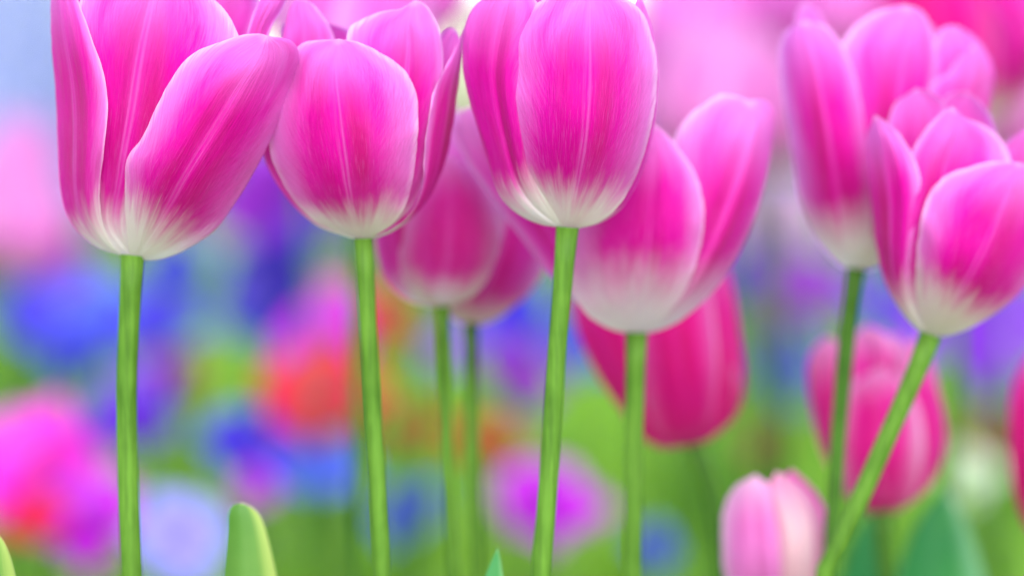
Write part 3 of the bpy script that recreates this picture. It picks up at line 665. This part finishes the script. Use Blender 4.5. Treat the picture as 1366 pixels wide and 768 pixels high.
def anemone(px, py, d, kind, r, label, group='blurred anemones in the bed', tilt=None):
    c = at(px, py, d)
    tilt = rnd.uniform(0.65, 1.15) if tilt is None else tilt
    yaw = rnd.uniform(-.5, .5)
    root = thing('anemone', (c.x + rnd.uniform(-.02, .02), d + 0.03, 0), label, 'anemone', group)
    head = c - root.location
    # facing the camera side (towards -Y) and up
    M = Matrix.Translation(head) @ Matrix.Rotation(yaw, 4, 'Z') @ Matrix.Rotation(tilt, 4, 'X') @ Matrix.Scale(r, 4)
    for k in range(8):
        inner = k % 2
        o = bpy.data.objects.new('petal', APM[kind][inner]); col.objects.link(o); o.parent = root
        o.matrix_local = M @ Matrix.Rotation(k * math.pi / 4 + rnd.uniform(-.22, .22), 4, 'Z') @ Matrix.Rotation(rnd.uniform(-.35, .2), 4, 'Y') @ Matrix.Diagonal((rnd.uniform(.68, 1.14), rnd.uniform(.75, 1.1), 1, 1)) @ Matrix.Translation((0, 0, .04 * inner))
    o = bpy.data.objects.new('flower_centre', ce); col.objects.link(o); o.parent = root; o.matrix_local = M
    nrm = (M.to_3x3() @ Vector((0, 0, 1))).normalized()
    P = catmull([c, c - nrm * r * .5 - Vector((0, 0, r * .6)), root.location.lerp(c, .5) + Vector((0.004, 0.01, 0)), root.location + Vector((0, 0, -.01))], 14)
    vv, ff, uu = tube_mesh(P, [0.0022] * 14, 7)
    link_mesh('stem', vv, ff, STEM_D, root, uu)
    o = bpy.data.objects.new('leaf_collar', LC); col.objects.link(o); o.parent = root
    o.matrix_local = Matrix.Translation(P[4] - root.location) @ Matrix.Rotation(rnd.random() * 6, 4, 'Z') @ Matrix.Scale(.035, 4)
    return root

AN = [
    (62, 625, 1.27, 'bright pink', .036, 'big bright pink anemone above the small scarlet one at the picture edge'),
    (112, 695, 1.24, 'magenta', .030, 'magenta anemone touching the small scarlet one near the first stem'),
    (-10, 640, 1.35, 'bright pink', .032, 'bright pink anemone cut off by the picture edge'),
    (46, 700, 1.18, 'scarlet', .019, 'small scarlet anemone in front of the bright pink ones'),
    (245, 722, 1.20, 'lavender', .030, 'pale lavender anemone between the first stem and the curled shoot'),
    (180, 565, 1.42, 'violet', .034, 'deep violet anemone straight behind the first stem'),
    (55, 435, 1.72, 'blue violet', .033, 'blue violet anemone nearest the picture edge in the blue cluster'),
    (135, 425, 1.68, 'sky blue', .030, 'lighter blue anemone beside the first stem in the blue cluster'),
    (215, 440, 1.75, 'blue violet', .036, 'blue violet anemone just past the first stem'),
    (65, 370, 1.95, 'lilac', .034, 'lilac anemone topping the blue cluster'),
    (225, 372, 1.80, 'deep blue', .034, 'deep blue anemone under the first cup'),
    (110, 480, 1.60, 'deep blue', .030, 'deep blue anemone at the foot of the blue cluster'),
    (208, 500, 1.55, 'purple', .016, 'small purple anemone close past the first stem'),
    (250, 500, 1.60, 'rusty red', .020, 'rusty red anemone between first and second stems'),
    (372, 385, 1.58, 'indigo', .036, 'dark indigo anemone between first and second stems', 1.35),
    (335, 425, 1.95, 'deep blue', .030, 'dusky blue anemone beside the dark indigo one'),
    (372, 250, 1.75, 'purple', .050, 'big purple anemone between first and second cups'),
    (335, 290, 1.95, 'purple', .040, 'violet anemone under the big purple one'),
    (420, 305, 1.9, 'violet', .040, 'violet anemone under the second cup'),
    (455, 412, 1.70, 'bright pink', .026, 'bright pink anemone topping the pink and scarlet cluster'),
    (435, 474, 1.45, 'magenta', .036, 'magenta anemone in the middle of the pink and scarlet cluster'),
    (492, 435, 1.50, 'scarlet', .026, 'scarlet anemone straight behind the second stem'),
    (438, 545, 1.36, 'scarlet', .040, 'brightest scarlet anemone under the magenta one'),
    (530, 574, 1.50, 'orange', .013, 'orange anemone beside the brightest scarlet one'),
    (548, 450, 1.70, 'rusty red', .018, 'rusty red anemone under the rose pink bloom'),
    (330, 605, 1.36, 'blue violet', .034, 'blue violet anemone above the curled shoot'),
    (420, 625, 1.34, 'sky blue', .030, 'sky blue anemone close before the second stem'),
    (340, 655, 1.30, 'magenta', .013, 'tiny magenta anemone just above the curled shoot'),
    (552, 690, 1.36, 'deep blue', .024, 'blue anemone between the second stem and the thin pair'),
    (720, 690, 1.28, 'magenta', .036, 'large magenta anemone straight behind the third stem'),
    (655, 600, 1.46, 'orange', .026, 'orange anemone behind the thin pair of stems'),
    (575, 572, 1.55, 'orange', .014, 'small orange anemone between second stem and thin pair'),
    (680, 510, 1.70, 'purple', .036, 'purple anemone between the thin pair and the third stem'),
    (690, 430, 1.78, 'blue violet', .040, 'blue violet anemone below the half hidden cream base'),
    (770, 470, 1.80, 'blue violet', .036, 'blue violet anemone between third stem and cerise bloom'),
    (600, 470, 1.95, 'lilac', .026, 'faint lilac anemone behind the thin pair of stems'),
    (862, 738, 1.26, 'deep blue', .017, 'small deep blue anemone at the foot of the V shaped tulip'),
    (1000, 380, 1.78, 'violet', .034, 'violet anemone beside the cerise bloom'),
    (1065, 385, 1.72, 'purple', .036, 'purple anemone above the closed bud'),
    (1110, 395, 1.85, 'lilac', .032, 'lilac anemone behind the stem of the tall soft bloom'),
    (1035, 495, 1.66, 'blue violet', .032, 'dusky blue violet anemone between cerise bloom and closed bud'),
    (1035, 447, 1.62, 'rusty red', .016, 'small rusty red anemone between cerise bloom and closed bud'),
    (1188, 425, 1.75, 'deep blue', .030, 'deep blue anemone behind the crossing of the two stems'),
    (1290, 440, 1.50, 'lilac', .044, "large lilac anemone past the slanting stem, level with the closed bud's top"),
    (1350, 430, 1.60, 'lilac', .040, 'large lilac anemone under the pointed petal tulip'),
    (1310, 505, 1.55, 'lilac', .028, 'lower lilac anemone past the closed bud'),
    (1330, 590, 1.50, 'rusty red', .022, 'rusty red anemone beside the cut off cerise tulip'),
    (1290, 632, 1.40, 'cream', .018, 'cream anemone above the teal leaf'),
    (1025, 598, 1.42, 'rusty red', .018, 'rusty red anemone above the pale bud'),
    (875, 165, 2.2, 'lilac', .038, 'lilac anemone above the V shaped tulip'),
    (1015, 240, 2.0, 'lavender', .040, 'pale lavender anemone beside the notched petal tip'),
    (1030, 310, 1.9, 'pale pink', .050, 'pale pink anemone under the notched petal tip'),
]
for px_, py_, d_, kind_, r_, lab_, *tl_ in AN: anemone(px_, py_, d_ * 1.2, kind_, r_ * 1.26, lab_, tilt=tl_[0] if tl_ else None)

# ------------------------------------------------------------------ tall pale blue spikes added to stand in for pale sky, and the clipped hedge at the back of the bed
SKY_FILL = anem_material('sky_fill_floret', lin(146, 154, 204), lin(174, 178, 216))  # pale sky tone put into the florets of the added spikes
def sky_stand_in(px, d, top, r, label):
    b = at(px, 200, d); root = thing('sky_stand_in', (b.x, d, 0), label, 'sky_stand_in', 'added pale blue spikes standing in for sky')
    P = catmull([Vector((b.x, d, -.01)), Vector((b.x + .006, d, top * .5)), Vector((b.x + .012, d, top))], 14)
    v, f, uv = tube_mesh(P, [.005 * (1 - .06 * i) for i in range(14)], 8); link_mesh('stem', v, f, STEM_D, root, uv)
    v, f, uv = [], [], []
    z0 = top * .5
    for k in range(150):
        s = k / 150; z = z0 + (top - z0) * s; a = k * 2.399; rr = r * (1 - .75 * s ** 1.6)
        c = Vector((b.x + .006 + .006 * s + math.cos(a) * rr, d + math.sin(a) * rr, z)); n = Vector((math.cos(a), math.sin(a), .25)).normalized()
        e1 = n.cross(Vector((0, 0, 1))).normalized(); e2 = e1.cross(n); fr = .017 * (1 - .55 * s)
        base = len(v); v.append(c - n * fr * .35); uv.append((.5, 0))
        for j in range(10):
            an = j * math.pi / 5; rad = fr * (1.0 if j % 2 == 0 else .62)
            v.append(c + (e1 * math.cos(an) + e2 * math.sin(an)) * rad + n * fr * .2); uv.append((.5, 1))
        f += [(base, base + 1 + j, base + 1 + (j + 1) % 10) for j in range(10)]
    link_mesh('flower_spike', v, f, SKY_FILL, root, uv)
    v, f, uv = [], [], []
    for k in range(14): blade(v, f, uv, Vector((b.x, d, rnd.uniform(0, z0 * .8))), k * 2.399, rnd.uniform(.8, 1.3), rnd.uniform(.06, .11), .012, rnd)
    link_mesh('leaves', v, f, ANLEAF, root, uv)
for x_, d_, h_, r_, lab_ in [(-70, 2.9, .70, .036, 'added pale blue spike standing in for sky, outermost beside the picture edge'), (-8, 2.6, .72, .038, 'added pale blue spike standing in for sky in the corner, the nearest of the spikes'),
                             (48, 2.75, .68, .036, 'added pale blue spike standing in for sky, touching the rim of the widest open bloom'), (100, 3.0, .66, .036, 'added pale blue spike standing in for sky, hidden mostly by the widest open bloom'),
                             (20, 3.1, .74, .036, 'added pale blue spike standing in for sky between two nearer spikes')]:
    sky_stand_in(x_, d_, h_, r_, lab_)
HEDGE = leaf_material('hedge_leaf', lin(120, 132, 84), lin(150, 150, 108), lin(150, 150, 110), sc=6.0, transl=0.3)
TWIG = stem_material('hedge_wood', lin(96, 80, 60), lin(120, 100, 76))
for k, (x0, x1, lab_) in enumerate([(-0.55, 0.5, 'grey green shrub behind the second and third tulips'), (0.45, 1.5, 'grey green shrub behind the tall soft tulip'), (-1.75, -0.6, 'grey green shrub behind the added pale blue spikes')]):
    xc = (x0 + x1) / 2; root = thing('shrub', (xc, 5.2, 0), lab_, 'shrub', 'grey green shrubs along the back')
    v, f, uv = [], [], []
    for _ in range(2600):
        a, b_, c_ = (rnd.gauss(0, 1) for _ in range(3)); l = math.sqrt(a * a + b_ * b_ + c_ * c_); q = rnd.random() ** .4
        p = Vector((xc + a / l * q * .62, 5.2 + b_ / l * q * .4, .42 + c_ / l * q * .40))
        p += Vector((mnoise.noise(p * 4), mnoise.noise(p * 4 + Vector((5, 0, 0))), mnoise.noise(p * 4 + Vector((0, 5, 0))))) * .12
        blade(v, f, uv, p, rnd.random() * 6.283, rnd.uniform(.2, 1.5), rnd.uniform(.04, .07), .012, rnd)
    link_mesh('crown', v, f, HEDGE, root, uv)
    P = catmull([Vector((xc, 5.2, -.02)), Vector((xc + .01, 5.2, .2)), Vector((xc - .01, 5.2, .45))], 10)
    v, f, uv = tube_mesh(P, [.022 - .0015 * i for i in range(10)], 10); link_mesh('trunk', v, f, TWIG, root, uv)

# ------------------------------------------------------------------ young shoots and leaves
def leaf(root, d, L, Rr, tip, dep, mat, wrap='', rho=30, taper=0.0):
    o = petal(root, d, rho, L, Rr, tip=tip, dep=dep, mat=mat, wrap=wrap, rows=110, cols=10, groove=.25, ruf=.3, taper=taper)
    o.name = 'leaf'; o.data.name = 'leaf'; return o
SG = 'young tulip leaves rising at the bottom'
d = .665
foot = at(335, 900, d); r0 = thing('young_tulip', (foot.x, d, 0), 'curled pale green tulip shoot rising between first and second stems', 'young tulip', SG)
b0 = 1900
leaf(r0, d, [(320, b0), (285, 1100), (290, 850), (297, 768), (303, 712), (303, 690), (306, 677), (313, 671)], [(350, b0), (400, 1100), (386, 850), (370, 768), (361, 728), (353, 700), (346, 684), (336, 675)], (324, 670), (-.2, -1, .1), SHOOT, 'R', 34)
leaf(r0, d, [(320, b0), (300, 1100), (300, 850), (303, 768), (305, 720)], [(350, b0), (390, 1100), (368, 850), (352, 768), (342, 715)], (322, 686), (.4, .9, .4), SHOOT, '', 34)
d = .64
foot = at(-20, 900, d); r0 = thing('young_tulip', (foot.x, d, 0), 'pale leaf edge of a shoot at the very picture corner', 'young tulip', SG)
leaf(r0, d, [(-60, 1850), (-75, 1100), (-60, 850), (-48, 768), (-32, 725)], [(-20, 1850), (20, 1100), (34, 850), (22, 768), (8, 725)], (-12, 700), (-.3, -1, .1), SHOOT, 'R', 34)
d = .66
foot = at(655, 900, d); r0 = thing('young_tulip', (foot.x, d, 0), 'tiny dark green leaf tip poking up before the third stem', 'young tulip', SG)
leaf(r0, d, [(640, 1900), (590, 1100), (622, 850), (646, 772), (655, 748)], [(670, 1900), (700, 1100), (685, 850), (672, 772), (669, 750)], (664, 730), (-.4, -.8, .3), LEAF, 'R', 26)
d = .86
foot = at(1260, 900, d); r0 = thing('young_tulip', (foot.x, d, 0), 'broad teal green tulip leaf behind the slanting stem and closed bud', 'young tulip', SG)
leaf(r0, d, [(1250, 1550), (1160, 1000), (1185, 820), (1205, 740), (1228, 688)], [(1270, 1550), (1360, 1000), (1325, 820), (1305, 740), (1286, 690)], (1258, 645), (-.3, -1.2, .3), LEAFT, 'R', 46)
leaf(r0, d, [(1240, 1550), (1100, 1000), (1115, 820), (1128, 750), (1140, 712)], [(1262, 1550), (1230, 1000), (1215, 820), (1195, 750), (1178, 706)], (1158, 680), (.3, .9, .3), LEAF, '', 46)
